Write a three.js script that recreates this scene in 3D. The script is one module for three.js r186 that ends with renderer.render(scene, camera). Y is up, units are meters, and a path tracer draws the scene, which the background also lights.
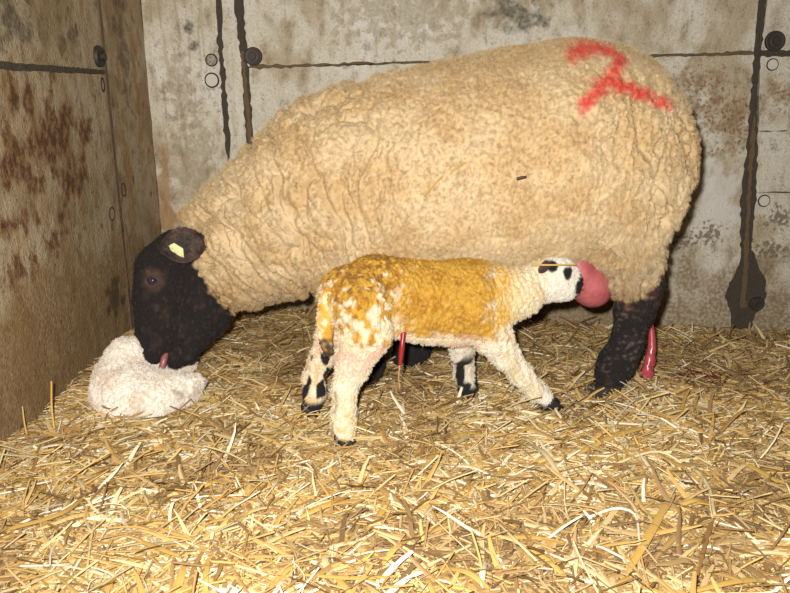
import * as THREE from 'three';
import { mergeGeometries } from 'three/addons/utils/BufferGeometryUtils.js';
import { createNoise2D, createNoise3D } from 'simplex-noise';

// ---------------------------------------------------------------- camera, light, exposure
const scene = new THREE.Scene();
scene.background = new THREE.Color(0x000000);
const camera = new THREE.PerspectiveCamera(2 * Math.atan(296.5 / 769) * 180 / Math.PI, 790 / 593, 0.05, 30);
camera.rotation.order = 'YXZ';
camera.position.set(0, 0.68, 0);
camera.rotation.set(-14.9 * Math.PI / 180, 2.2 * Math.PI / 180, -0.6 * Math.PI / 180);
scene.add(camera);
const renderer = new THREE.WebGLRenderer({ antialias: true });
renderer.toneMapping = THREE.LinearToneMapping;
renderer.toneMappingExposure = 1.0;
renderer.shadowMap.enabled = true;

// the photographer's flash, up and to the side of the lens: the only light in the pen
const FLASH = new THREE.Vector3(-0.05, 0.745, 0.01);
const flash = new THREE.SpotLight(new THREE.Color(1.0, 0.962, 0.905), 13.5, 0, 62 * Math.PI / 180, 0.75, 2);
flash.position.copy(FLASH);
flash.target.position.set(0.02, 0.3, -1.8);
flash.shadow.radius = 0.9;
flash.shadow.mapSize.set(2048, 2048);
flash.shadow.camera.near = 0.1; flash.shadow.camera.far = 6;
flash.shadow.bias = -0.0004;
scene.add(flash, flash.target);

// ---------------------------------------------------------------- helpers
function rngOf(seed) { let a = seed >>> 0; return () => { a = (a + 0x6D2B79F5) >>> 0; let t = Math.imul(a ^ (a >>> 15), 1 | a); t = (t + Math.imul(t ^ (t >>> 7), 61 | t)) ^ t; return ((t ^ (t >>> 14)) >>> 0) / 4294967296; }; }
const N3 = createNoise3D(rngOf(11)), N2 = createNoise2D(rngOf(23)), N2b = createNoise2D(rngOf(57));
const clamp = (v, a = 0, b = 1) => Math.min(b, Math.max(a, v));
const lerp = (a, b, t) => a + (b - a) * t;
const sstep = (a, b, v) => { const t = clamp((v - a) / (b - a)); return t * t * (3 - 2 * t); };
const fbm2 = (x, y, o = 4) => { let s = 0, a = 0.5; for (let i = 0; i < o; i++) { s += a * N2(x, y); x = x * 2.03 + 7.1; y = y * 2.03 - 3.7; a *= 0.5; } return s; };
const fbm3 = (x, y, z, o = 3) => { let s = 0, a = 0.5; for (let i = 0; i < o; i++) { s += a * N3(x, y, z); x = x * 2.03 + 7.1; y = y * 2.03 - 3.7; z = z * 2.03 + 1.3; a *= 0.5; } return s; };
const s2l = c => c <= 0.04045 ? c / 12.92 : Math.pow((c + 0.055) / 1.055, 2.4);
const C = (r, g, b) => [s2l(r / 255), s2l(g / 255), s2l(b / 255)];             // an sRGB colour as linear values
const mix3 = (a, b, t) => [lerp(a[0], b[0], t), lerp(a[1], b[1], t), lerp(a[2], b[2], t)];
const mul3 = (a, k) => [a[0] * k, a[1] * k, a[2] * k];
const matte = (o = {}) => new THREE.MeshStandardMaterial({ roughness: 1, ...o });
const rgb = (r, g, b) => new THREE.Color().setRGB(...C(r, g, b));
const names = {};
function numbered(n) { const k = names[n] = (names[n] ?? -1) + 1; return k ? `${n}_${String(k).padStart(3, '0')}` : n; }
function tag(o, label, category, group, kind) { o.userData.label = label; if (category) o.userData.category = category; if (group) o.userData.group = group; if (kind) o.userData.kind = kind; return o; }
function part(name, geo, mat, parent, label) { const m = new THREE.Mesh(geo, mat); m.name = name; parent.add(m); if (label) m.userData.label = label; return m; }
function thing(name, label, category, pos, group) { const g = new THREE.Group(); g.name = numbered(name); g.position.set(...pos); scene.add(g); return tag(g, label, category, group); }

// distance fields: a rounded cone between two joints, and the smooth union
function cone(p, a, b) {
  const bx = b[0] - a[0], by = b[1] - a[1], bz = b[2] - a[2], px = p[0] - a[0], py = p[1] - a[1], pz = p[2] - a[2];
  const l = bx * bx + by * by + bz * bz, t = clamp((px * bx + py * by + pz * bz) / (l || 1));
  return Math.hypot(px - bx * t, py - by * t, pz - bz * t) - lerp(a[3], b[3], t);
}
const chain = (p, js, k = 0.015) => { let d = 9; for (let i = 0; i + 1 < js.length; i++) d = smin(d, cone(p, js[i], js[i + 1]), k); return d; };
const ellipsoid = (p, c, r) => { const k = Math.hypot((p[0] - c[0]) / r[0], (p[1] - c[1]) / r[1], (p[2] - c[2]) / r[2]); return (k - 1) * Math.min(...r); };
function smin(a, b, k) { const h = Math.max(k - Math.abs(a - b), 0) / k; return Math.min(a, b) - h * h * k * 0.25; }

// surface of a distance field by surface nets; blocks far from the surface are skipped
function skin(sdf, lo, hi, h) {
  const n = [0, 1, 2].map(i => Math.ceil((hi[i] - lo[i]) / h) + 1), [nx, ny, nz] = n, g = new Float32Array(nx * ny * nz), B = 6, p = [0, 0, 0];
  for (let k0 = 0; k0 < nz; k0 += B) for (let j0 = 0; j0 < ny; j0 += B) for (let i0 = 0; i0 < nx; i0 += B) {
    p[0] = lo[0] + (i0 + B / 2) * h; p[1] = lo[1] + (j0 + B / 2) * h; p[2] = lo[2] + (k0 + B / 2) * h;
    const d = sdf(p), far = Math.abs(d) > B * h * 1.5;
    for (let k = k0; k < Math.min(k0 + B, nz); k++) for (let j = j0; j < Math.min(j0 + B, ny); j++) for (let i = i0; i < Math.min(i0 + B, nx); i++) {
      if (far) g[i + nx * (j + ny * k)] = d;
      else { p[0] = lo[0] + i * h; p[1] = lo[1] + j * h; p[2] = lo[2] + k * h; g[i + nx * (j + ny * k)] = sdf(p); }
    }
  }
  const id = new Int32Array(nx * ny * nz).fill(-1), pos = [], idx = [], at = (i, j, k) => i + nx * (j + ny * k);
  for (let k = 0; k < nz - 1; k++) for (let j = 0; j < ny - 1; j++) for (let i = 0; i < nx - 1; i++) {
    let m = 0, sx = 0, sy = 0, sz = 0;
    const v = [g[at(i, j, k)], g[at(i + 1, j, k)], g[at(i, j + 1, k)], g[at(i + 1, j + 1, k)], g[at(i, j, k + 1)], g[at(i + 1, j, k + 1)], g[at(i, j + 1, k + 1)], g[at(i + 1, j + 1, k + 1)]];
    let neg = 0; for (const x of v) neg += x < 0; if (neg === 0 || neg === 8) continue;
    for (let a = 0; a < 8; a++) for (let bit = 1; bit < 8; bit <<= 1) {
      const b = a | bit; if (b === a || (v[a] < 0) === (v[b] < 0)) continue;
      const t = v[a] / (v[a] - v[b]);
      sx += (a & 1) + (bit === 1 ? t : 0); sy += ((a >> 1) & 1) + (bit === 2 ? t : 0); sz += ((a >> 2) & 1) + (bit === 4 ? t : 0); m++;
    }
    id[at(i, j, k)] = pos.length / 3; pos.push(lo[0] + (i + sx / m) * h, lo[1] + (j + sy / m) * h, lo[2] + (k + sz / m) * h);
  }
  const quad = (a, b, c, d, flip) => { if (a < 0 || b < 0 || c < 0 || d < 0) return; flip ? idx.push(a, c, b, a, d, c) : idx.push(a, b, c, a, c, d); };
  for (let k = 1; k < nz - 1; k++) for (let j = 1; j < ny - 1; j++) for (let i = 1; i < nx - 1; i++) {
    const s = g[at(i, j, k)] < 0;
    if (s !== g[at(i + 1, j, k)] < 0) quad(id[at(i, j - 1, k - 1)], id[at(i, j, k - 1)], id[at(i, j, k)], id[at(i, j - 1, k)], !s);
    if (s !== g[at(i, j + 1, k)] < 0) quad(id[at(i - 1, j, k - 1)], id[at(i - 1, j, k)], id[at(i, j, k)], id[at(i, j, k - 1)], !s);
    if (s !== g[at(i, j, k + 1)] < 0) quad(id[at(i - 1, j - 1, k)], id[at(i, j - 1, k)], id[at(i, j, k)], id[at(i - 1, j, k)], !s);
  }
  const geo = new THREE.BufferGeometry();
  geo.setAttribute('position', new THREE.Float32BufferAttribute(pos, 3)); geo.setIndex(idx); geo.computeVertexNormals();
  return geo;
}
// push the skin in or out along its normals, then colour it
function dress(geo, bump, paint) {
  const P = geo.attributes.position, Nn = geo.attributes.normal, col = new Float32Array(P.count * 3), d = new Float32Array(P.count);
  for (let i = 0; i < P.count; i++) { const p = [P.getX(i), P.getY(i), P.getZ(i)], n = [Nn.getX(i), Nn.getY(i), Nn.getZ(i)]; col.set(paint(p, n), i * 3); d[i] = bump(p, n); }
  for (let i = 0; i < P.count; i++) P.setXYZ(i, P.getX(i) + Nn.getX(i) * d[i], P.getY(i) + Nn.getY(i) * d[i], P.getZ(i) + Nn.getZ(i) * d[i]);
  geo.setAttribute('color', new THREE.BufferAttribute(col, 3)); geo.computeVertexNormals();
  return geo;
}
// a tuft of fine fibres growing along +y
function tuftGeo(seed, strands, len, width, spread, wave) {
  const r = rngOf(seed), pos = [], idx = [];
  for (let s = 0; s < strands; s++) {
    const a = r() * 6.283, q = Math.sqrt(r()) * spread, x0 = Math.cos(a) * q, z0 = Math.sin(a) * q, f = r() * 6.283, L = len * (0.7 + 0.5 * r()), tw = r() * 6.283, ph = r() * 6.283;
    const tx = x0 * 0.6 + (r() - 0.5) * spread, tz = z0 * 0.6 + (r() - 0.5) * spread, b = pos.length / 3, S = 3;
    for (let i = 0; i <= S; i++) {
      const t = i / S, w = width * (1 - 0.75 * t) * 0.5, cx = lerp(x0, tx, t) + wave * Math.sin(t * 5 + ph), cz = lerp(z0, tz, t) + wave * Math.cos(t * 5 + ph), y = L * t - len * 0.15;
      pos.push(cx + Math.cos(tw) * w, y, cz + Math.sin(tw) * w, cx - Math.cos(tw) * w, y, cz - Math.sin(tw) * w);
      if (i < S) { const k = b + i * 2; idx.push(k, k + 1, k + 2, k + 1, k + 3, k + 2); }
    }
  }
  const g = new THREE.BufferGeometry(); g.setAttribute('position', new THREE.Float32BufferAttribute(pos, 3)); g.setIndex(idx); g.computeVertexNormals(); return g;
}
// strew tufts over a dressed skin: how(p, n, rnd) returns null or {lean:[x,y,z], size}
function coat(name, geo, tufts, count, seed, how, mat, parent, label) {
  const r = rngOf(seed), P = geo.attributes.position, Nn = geo.attributes.normal, Cc = geo.attributes.color, I = geo.index, nt = I.count / 3, cum = new Float64Array(nt);
  const a = new THREE.Vector3(), b = new THREE.Vector3(), c = new THREE.Vector3(); let tot = 0;
  for (let t = 0; t < nt; t++) { a.fromBufferAttribute(P, I.getX(t * 3)); b.fromBufferAttribute(P, I.getX(t * 3 + 1)); c.fromBufferAttribute(P, I.getX(t * 3 + 2)); tot += b.sub(a).cross(c.sub(a)).length(); cum[t] = tot; }
  const sets = tufts.map(() => ({ m: [], c: [] })), up = new THREE.Vector3(), q = new THREE.Quaternion(), q2 = new THREE.Quaternion(), Y = new THREE.Vector3(0, 1, 0), M = new THREE.Matrix4(), S = new THREE.Vector3();
  for (let k = 0; k < count; k++) {
    const v = r() * tot; let lo = 0, hi = nt - 1; while (lo < hi) { const m = (lo + hi) >> 1; cum[m] < v ? lo = m + 1 : hi = m; }
    let u1 = r(), u2 = r(); if (u1 + u2 > 1) { u1 = 1 - u1; u2 = 1 - u2; } const w = [1 - u1 - u2, u1, u2], p = [0, 0, 0], n = [0, 0, 0], col = [0, 0, 0];
    for (let j = 0; j < 3; j++) { const i = I.getX(lo * 3 + j); p[0] += w[j] * P.getX(i); p[1] += w[j] * P.getY(i); p[2] += w[j] * P.getZ(i); n[0] += w[j] * Nn.getX(i); n[1] += w[j] * Nn.getY(i); n[2] += w[j] * Nn.getZ(i); col[0] += w[j] * Cc.getX(i); col[1] += w[j] * Cc.getY(i); col[2] += w[j] * Cc.getZ(i); }
    const h = how(p, n, r); if (!h) continue;
    up.set(n[0] + h.lean[0], n[1] + h.lean[1], n[2] + h.lean[2]).normalize(); q.setFromUnitVectors(Y, up); q2.setFromAxisAngle(Y, r() * 6.283); q.multiply(q2);
    const s = h.size * (0.75 + 0.5 * r()); M.compose(a.set(...p), q, S.set(s, s, s));
    const set = sets[Math.floor(r() * tufts.length)]; set.m.push(M.clone()); const t = 0.96 + 0.08 * r(); set.c.push(new THREE.Color().setRGB(col[0] * t, col[1] * t, col[2] * t * (0.95 + 0.08 * r())));
  }
  sets.forEach((s, i) => { const im = new THREE.InstancedMesh(tufts[i], mat, s.m.length); im.name = name; s.m.forEach((m, k) => { im.setMatrixAt(k, m); im.setColorAt(k, s.c[k]); }); im.userData.kind = 'stuff'; if (label) im.userData.label = label; parent.add(im); });
}
function tube(pts, radii, seg = 24, sides = 8) {                    // a tapering tube with closed ends
  const curve = new THREE.CatmullRomCurve3(pts.map(p => new THREE.Vector3(...p))), fr = curve.computeFrenetFrames(seg, false), pos = [], idx = [];
  for (let i = 0; i <= seg; i++) {
    const t = i / seg, c = curve.getPointAt(t), f = t * (radii.length - 1), k = Math.min(Math.floor(f), radii.length - 2), r = lerp(radii[k], radii[k + 1], f - k);
    for (let j = 0; j < sides; j++) { const a = j / sides * 6.2832, n = fr.normals[i], b = fr.binormals[i]; pos.push(c.x + r * (Math.cos(a) * n.x + Math.sin(a) * b.x), c.y + r * (Math.cos(a) * n.y + Math.sin(a) * b.y), c.z + r * (Math.cos(a) * n.z + Math.sin(a) * b.z)); }
    if (i < seg) for (let j = 0; j < sides; j++) { const a = i * sides + j, b = i * sides + (j + 1) % sides; idx.push(a, b, a + sides, b, b + sides, a + sides); }
  }
  for (const [e, o] of [[0, 1], [seg, 0]]) { const c = curve.getPointAt(e / seg), k = pos.length / 3; pos.push(c.x, c.y, c.z); for (let j = 0; j < sides; j++) { const a = e * sides + j, b = e * sides + (j + 1) % sides; o ? idx.push(k, b, a) : idx.push(k, a, b); } }
  const g = new THREE.BufferGeometry(); g.setAttribute('position', new THREE.Float32BufferAttribute(pos, 3)); g.setIndex(idx); g.computeVertexNormals(); return g;
}
function leafSolid(base, tip, side, width, cup, thick, n = 14, m = 8) {   // a cupped leaf with thickness: ears
  const B = new THREE.Vector3(...base), T = new THREE.Vector3(...tip), ax = T.clone().sub(B), W = new THREE.Vector3(...side).addScaledVector(ax, -ax.dot(new THREE.Vector3(...side)) / ax.lengthSq()).normalize(), U = ax.clone().cross(W).normalize(), pos = [], idx = [];
  for (const f of [0, 1]) for (let i = 0; i <= n; i++) for (let j = 0; j <= m; j++) {
    const u = i / n, v = j / m * 2 - 1, w = width * 0.5 * Math.pow(Math.sin(Math.PI * (0.06 + 0.94 * u)), 0.75), e = 1 - v * v * (1 - 0.3 * u), q = B.clone().addScaledVector(ax, u).addScaledVector(W, v * w).addScaledVector(U, cup * v * v * (1 - 0.5 * u) + cup * 0.5 * u * u + (f ? -thick * (0.15 + 0.85 * e) : 0));
    pos.push(q.x, q.y, q.z);
  }
  const A = (f, i, j) => f * (n + 1) * (m + 1) + i * (m + 1) + j, q4 = (a, b, c, d) => idx.push(a, b, c, a, c, d);
  for (let i = 0; i < n; i++) for (let j = 0; j < m; j++) { q4(A(0, i, j), A(0, i + 1, j), A(0, i + 1, j + 1), A(0, i, j + 1)); q4(A(1, i, j), A(1, i, j + 1), A(1, i + 1, j + 1), A(1, i + 1, j)); }
  for (let i = 0; i < n; i++) { q4(A(0, i, 0), A(1, i, 0), A(1, i + 1, 0), A(0, i + 1, 0)); q4(A(0, i, m), A(0, i + 1, m), A(1, i + 1, m), A(1, i, m)); }
  for (let j = 0; j < m; j++) { q4(A(0, 0, j), A(0, 0, j + 1), A(1, 0, j + 1), A(1, 0, j)); q4(A(0, n, j), A(1, n, j), A(1, n, j + 1), A(0, n, j + 1)); }
  const g = new THREE.BufferGeometry(); g.setAttribute('position', new THREE.Float32BufferAttribute(pos, 3)); g.setIndex(idx); g.computeVertexNormals(); return g;
}
function hoofGeo(x, y, z, len, wid, hgt, turn) {                    // two cloven toes, pointing along -x before the turn
  const toes = [-1, 1].map(s => {
    const g = new THREE.SphereGeometry(1, 14, 10), P = g.attributes.position;
    for (let i = 0; i < P.count; i++) { const a = P.getX(i), b = P.getY(i), c = P.getZ(i), front = clamp(-a * 0.5 + 0.5); P.setXYZ(i, a * len * 0.5 - (b > 0 ? -0.28 * len * b : 0), b < -0.15 ? -0.15 * hgt : b * hgt * (1 - 0.45 * front), c * wid * 0.24 * (1 - 0.35 * front) + s * wid * 0.25); }
    g.computeVertexNormals(); return g;
  });
  return mergeGeometries(toes).rotateY(turn).translate(x, y + 0.15 * hgt, z);
}

// ---------------------------------------------------------------- the pen: cast concrete panels, joints, fixings
const WX = -0.82, WZ = -2.35, RX = 2.4, FZ = 2.0, TOP = 2.3, BASE = -0.13;
function texture(w, h, fn, srgb) {
  const d = new Uint8Array(w * h * 4);
  for (let j = 0; j < h; j++) for (let i = 0; i < w; i++) { const c = fn((i + 0.5) / w, (j + 0.5) / h), k = (j * w + i) * 4; d[k] = clamp(c[0]) * 255; d[k + 1] = clamp(c[1]) * 255; d[k + 2] = clamp(c[2]) * 255; d[k + 3] = 255; }
  const t = new THREE.DataTexture(d, w, h); t.magFilter = THREE.LinearFilter; t.minFilter = THREE.LinearFilter; t.wrapS = t.wrapT = THREE.MirroredRepeatWrapping; if (srgb) t.colorSpace = THREE.SRGBColorSpace; t.needsUpdate = true; return t;
}
const over = (a, b, t) => mix3(a, b, clamp(t));
const blot = (x, y, [cx, cy, rx, ry], rough = 0.5, f = 14, soft = 0) => { const d0 = Math.hypot((x - cx) / rx, (y - cy) / ry); if (d0 > 1.15 + 1.5 * rough) return 0; const d = Math.hypot((x - cx) / rx, (y - cy) / ry) + rough * fbm2(x * f + cx * 31, y * f, 4) * 1.6; return 1 - sstep(0.55 - soft, 1.1, d); };
const sp = (r, g, b) => [r / 255, g / 255, b / 255];
// weathered concrete, in sRGB; x runs along the wall, y up
function concrete(x, y, o) {
  const big = fbm2(x * 3 + o, y * 2.2, 4), mid = fbm2(x * 14 + o, y * 9, 4), fine = fbm2(x * 90, y * 80 + o, 3), drip = fbm2(x * 26 + o, y * 2.6, 4);
  let c = sp(212, 205, 188);
  c = over(c, sp(186, 172, 146), sstep(-0.15, 0.45, big + mid * 0.4));
  c = over(c, sp(226, 222, 212), sstep(0.1, 0.5, -big + 0.5 * mid) * 0.7);
  c = over(c, sp(166, 148, 118), sstep(0.10, 0.6, drip * 0.7 + 0.4 * mid) * 0.4);
  c = over(c, sp(122, 106, 82), sstep(0.20, 0.60, mid * 0.8 + 0.55 * fine) * 0.5);
  const pit = N2b(x * 160, y * 160) * 0.6 + N2b(x * 60 + 3, y * 60) * 0.5; c = over(c, sp(96, 84, 66), sstep(0.62, 0.82, pit) * 0.6);
  return mul3(c, 1 + 0.10 * fine);
}
const backTex = texture(1536, 768, (u, v) => {
  const x = -0.9 + u * 2.2, y = -0.1 + v * 1.1, o = 3.1; let c = concrete(x, y, o);
  const fine = fbm2(x * 60, y * 60, 3), streak = fbm2(x * 34, y * 3, 4), g = 0.75 + 0.5 * fine;
  for (const b of [[0.29, 0.885, 0.085, 0.055], [0.22, 0.90, 0.05, 0.05], [-0.69, 0.87, 0.03, 0.03], [-0.678, 0.82, 0.022, 0.02], [-0.72, 0.79, 0.02, 0.02]]) c = over(c, sp(92, 86, 74), blot(x, y, b, 0.7, 18, 0.5) * g * 0.9);
  for (const b of [[-0.05, 0.90, 0.22, 0.09], [-0.72, 0.68, 0.05, 0.12], [-0.70, 0.5, 0.07, 0.12]]) c = over(c, sp(150, 136, 108), blot(x, y, b, 0.9, 20) * g * 0.55);
  for (const b of [[0.87, 0.60, 0.10, 0.09], [0.78, 0.69, 0.12, 0.06], [0.93, 0.56, 0.05, 0.08], [1.05, 0.66, 0.07, 0.05], [0.80, 0.50, 0.12, 0.02]]) c = over(c, sp(142, 114, 82), blot(x, y, b, 0.9, 16, 0.5) * g * 0.65), c = over(c, sp(118, 78, 48), blot(x, y, b, 0.9, 30, 0.3) * sstep(0.0, 0.4, fine) * 0.5);
  for (const b of [[0.87, 0.37, 0.09, 0.13], [0.80, 0.42, 0.06, 0.06]]) c = over(c, sp(222, 218, 212), blot(x, y, b, 0.7, 10) * 0.75);
  for (const b of [[0.87, 0.25, 0.04, 0.03], [0.75, 0.30, 0.05, 0.018], [0.70, 0.26, 0.04, 0.02], [0.79, 0.23, 0.04, 0.02], [1.08, 0.30, 0.04, 0.03], [1.06, 0.20, 0.05, 0.03]]) c = over(c, sp(112, 100, 84), blot(x, y, b, 1.2, 46, 0.4) * 0.75);
  c = over(c, sp(150, 108, 60), blot(x, y, [-0.80, 0.30, 0.03, 0.2], 0.6, 12) * 0.6);
  c = over(c, sp(128, 96, 60), sstep(0.16, 0.4, streak) * sstep(0.3, -0.4, Math.abs(x + 0.72) - 0.1) * 0.4);
  const dirt = fbm2(x * 7, y * 5 + 9, 5); c = over(c, sp(122, 98, 66), sstep(0.22, 0.05, y + 0.16 * dirt) * (0.55 + 0.5 * fine));   // manure splashes low on the wall
  return c;
}, true);
const leftTex = texture(896, 768, (u, v) => {
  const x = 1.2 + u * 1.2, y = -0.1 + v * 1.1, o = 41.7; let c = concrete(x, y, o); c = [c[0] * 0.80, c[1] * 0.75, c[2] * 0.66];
  const fine = fbm2(x * 60, y * 60, 3), g = 0.7 + 0.6 * fine, streak = fbm2(x * 30, y * 3.2, 4);
  c = over(c, sp(150, 122, 80), sstep(-0.05, 0.5, 0.5 * streak + 0.7 * fbm2(x * 11, y * 8, 4)) * 0.55);
  for (const b of [[1.62, 0.82, 0.10, 0.06], [1.85, 0.81, 0.05, 0.04], [1.56, 0.86, 0.08, 0.05]]) c = over(c, sp(80, 72, 58), blot(x, y, b, 1.0, 16, 0.6) * g * 0.75);
  const patch = (cx, cy, rx, ry) => Math.exp(-(((x - cx) / rx) ** 2) - ((y - cy) / ry) ** 2);
  const rust = sstep(0.30, 0.85, 0.75 * Math.max(patch(1.55, 0.545, 0.12, 0.07), patch(1.72, 0.58, 0.13, 0.08), patch(1.87, 0.61, 0.06, 0.06), patch(1.78, 0.50, 0.08, 0.07), 0.8 * patch(1.5, 0.43, 0.07, 0.04), 0.7 * patch(1.60, 0.67, 0.16, 0.06), 0.7 * patch(1.52, 0.35, 0.07, 0.05), 0.6 * patch(1.65, 0.38, 0.08, 0.06)) + 0.75 * fbm2(x * 13, y * 9 + 4, 5) + 0.12);
  const grain = fbm2(x * 36, y * 26, 4), speck = fbm2(x * 150, y * 110, 2); c = over(c, sp(126, 90, 54), rust * 0.7); c = over(c, sp(80, 50, 30), rust * sstep(-0.35, 0.35, grain + 0.5 * speck) * 0.9);
  c = over(c, sp(112, 66, 32), sstep(0.42, 0.62, grain + 0.25 * speck) * sstep(0.72, 0.60, y) * sstep(0.28, 0.36, y) * 0.6);
  for (const b of [[2.18, 0.78, 0.05, 0.14], [2.15, 0.90, 0.05, 0.06]]) c = over(c, sp(86, 74, 58), blot(x, y, b, 0.9, 16, 0.5) * g * 0.75);
  for (const b of [[2.12, 0.45, 0.025, 0.35], [2.25, 0.70, 0.02, 0.25]]) c = over(c, sp(146, 100, 50), blot(x, y, b, 0.8, 14) * g * 0.6);
  const dirt = fbm2(x * 5, y * 4 + 2, 5); c = over(c, sp(126, 96, 58), sstep(0.34, 0.24, y + 0.10 * dirt) * (0.6 + 0.5 * fine));                // smeared manure over the lower half
  c = over(c, sp(74, 60, 40), blot(x, y, [1.95, 0.16, 0.06, 0.05], 0.8, 16) * 0.7);
  return c;
}, true);
const reliefTex = texture(768, 768, (u, v) => { const x = u * 1.2, y = v * 1.2, h = 0.5 + 0.35 * fbm2(x * 18, y * 14, 4) + 0.2 * fbm2(x * 120, y * 110, 3) - 0.35 * sstep(0.62, 0.85, N2b(x * 70, y * 70)); return [h, h, h]; });
const fit = (t, x0, y0, w, h) => { const c = t.clone(); c.repeat.set(1 / w, 1 / h); c.offset.set(-x0 / w, -y0 / h); c.needsUpdate = true; return c; };
const bmp = fit(reliefTex, 0, 0, 1.2, 1.2);
const backMat = matte({ map: fit(backTex, -0.9, -0.1, 2.2, 1.1), bumpMap: bmp, bumpScale: 0.0035, roughness: 0.85 });
const leftMat = matte({ map: fit(leftTex, 1.2, -0.1, 1.2, 1.1), bumpMap: bmp, bumpScale: 0.0035, roughness: 0.85 });
const plainMat = matte({ color: rgb(176, 166, 146), bumpMap: bmp, bumpScale: 0.003, roughness: 0.9 });
const tarMat = matte({ color: rgb(74, 65, 54), roughness: 0.9, bumpMap: bmp, bumpScale: 0.006 }), tarBrown = matte({ color: rgb(108, 88, 66), roughness: 0.9, bumpMap: bmp, bumpScale: 0.006 });
const ironMat = matte({ color: rgb(66, 60, 54), roughness: 0.6, metalness: 0.3 }), plugMat = matte({ color: rgb(212, 206, 192), roughness: 0.8 });
// a ragged-edged slab in the wall's own plane: corners in metres, edges broken every few centimetres
function slab(corners, depth, jit, seed, step = 0.025, bevel = 0.0015) {
  const r = rngOf(seed), pts = [];
  corners.forEach((a, i) => { const b = corners[(i + 1) % corners.length], L = Math.hypot(b[0] - a[0], b[1] - a[1]), n = Math.max(1, Math.min(60, Math.round(L / step))); for (let k = 0; k < n; k++) { const t = k / n, w = (r() - 0.5) * 2 * jit; pts.push(new THREE.Vector2(lerp(a[0], b[0], t) - (b[1] - a[1]) / L * w, lerp(a[1], b[1], t) + (b[0] - a[0]) / L * w)); } });
  return new THREE.ExtrudeGeometry(new THREE.Shape(pts), { depth, bevelEnabled: bevel > 0, bevelThickness: bevel, bevelSize: bevel, bevelSegments: 1, steps: 1 });
}
function wallRoot(name, pos, turn) { const g = new THREE.Group(); g.name = name; g.position.set(...pos); g.rotation.y = turn; g.userData.kind = 'structure'; scene.add(g); return g; }
const ring = (r, t) => new THREE.TorusGeometry(r, t, 8, 28);
const disc = (r, d) => new THREE.CylinderGeometry(r * 0.94, r, d, 28).rotateX(Math.PI / 2);
function boltOn(wall, x, y, r, lift = 0) {                                    // dished iron washer with a hexagon nut
  const prof = [[0, 0.010], [r * 0.45, 0.010], [r * 0.62, 0.006], [r * 0.85, 0.011], [r, 0.008], [r * 1.02, 0]].map(a => new THREE.Vector2(...a));
  const w = part('bolt', new THREE.LatheGeometry(prof, 28).rotateX(Math.PI / 2), ironMat, wall, 'dark iron bolt with round dished washer'); w.position.set(x, y, lift);
  part('nut', new THREE.CylinderGeometry(r * 0.42, r * 0.42, 0.012, 6).rotateX(Math.PI / 2).translate(0, 0, 0.013), ironMat, w);
}
function plugOn(wall, x, y, r, mat = plugMat) { const p = part('plug', disc(r, 0.006), mat, wall, 'round filled tie hole'); p.position.set(x, y, 0.002); part('ring', ring(r * 1.05, r * 0.12), tarMat, p); }

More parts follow.
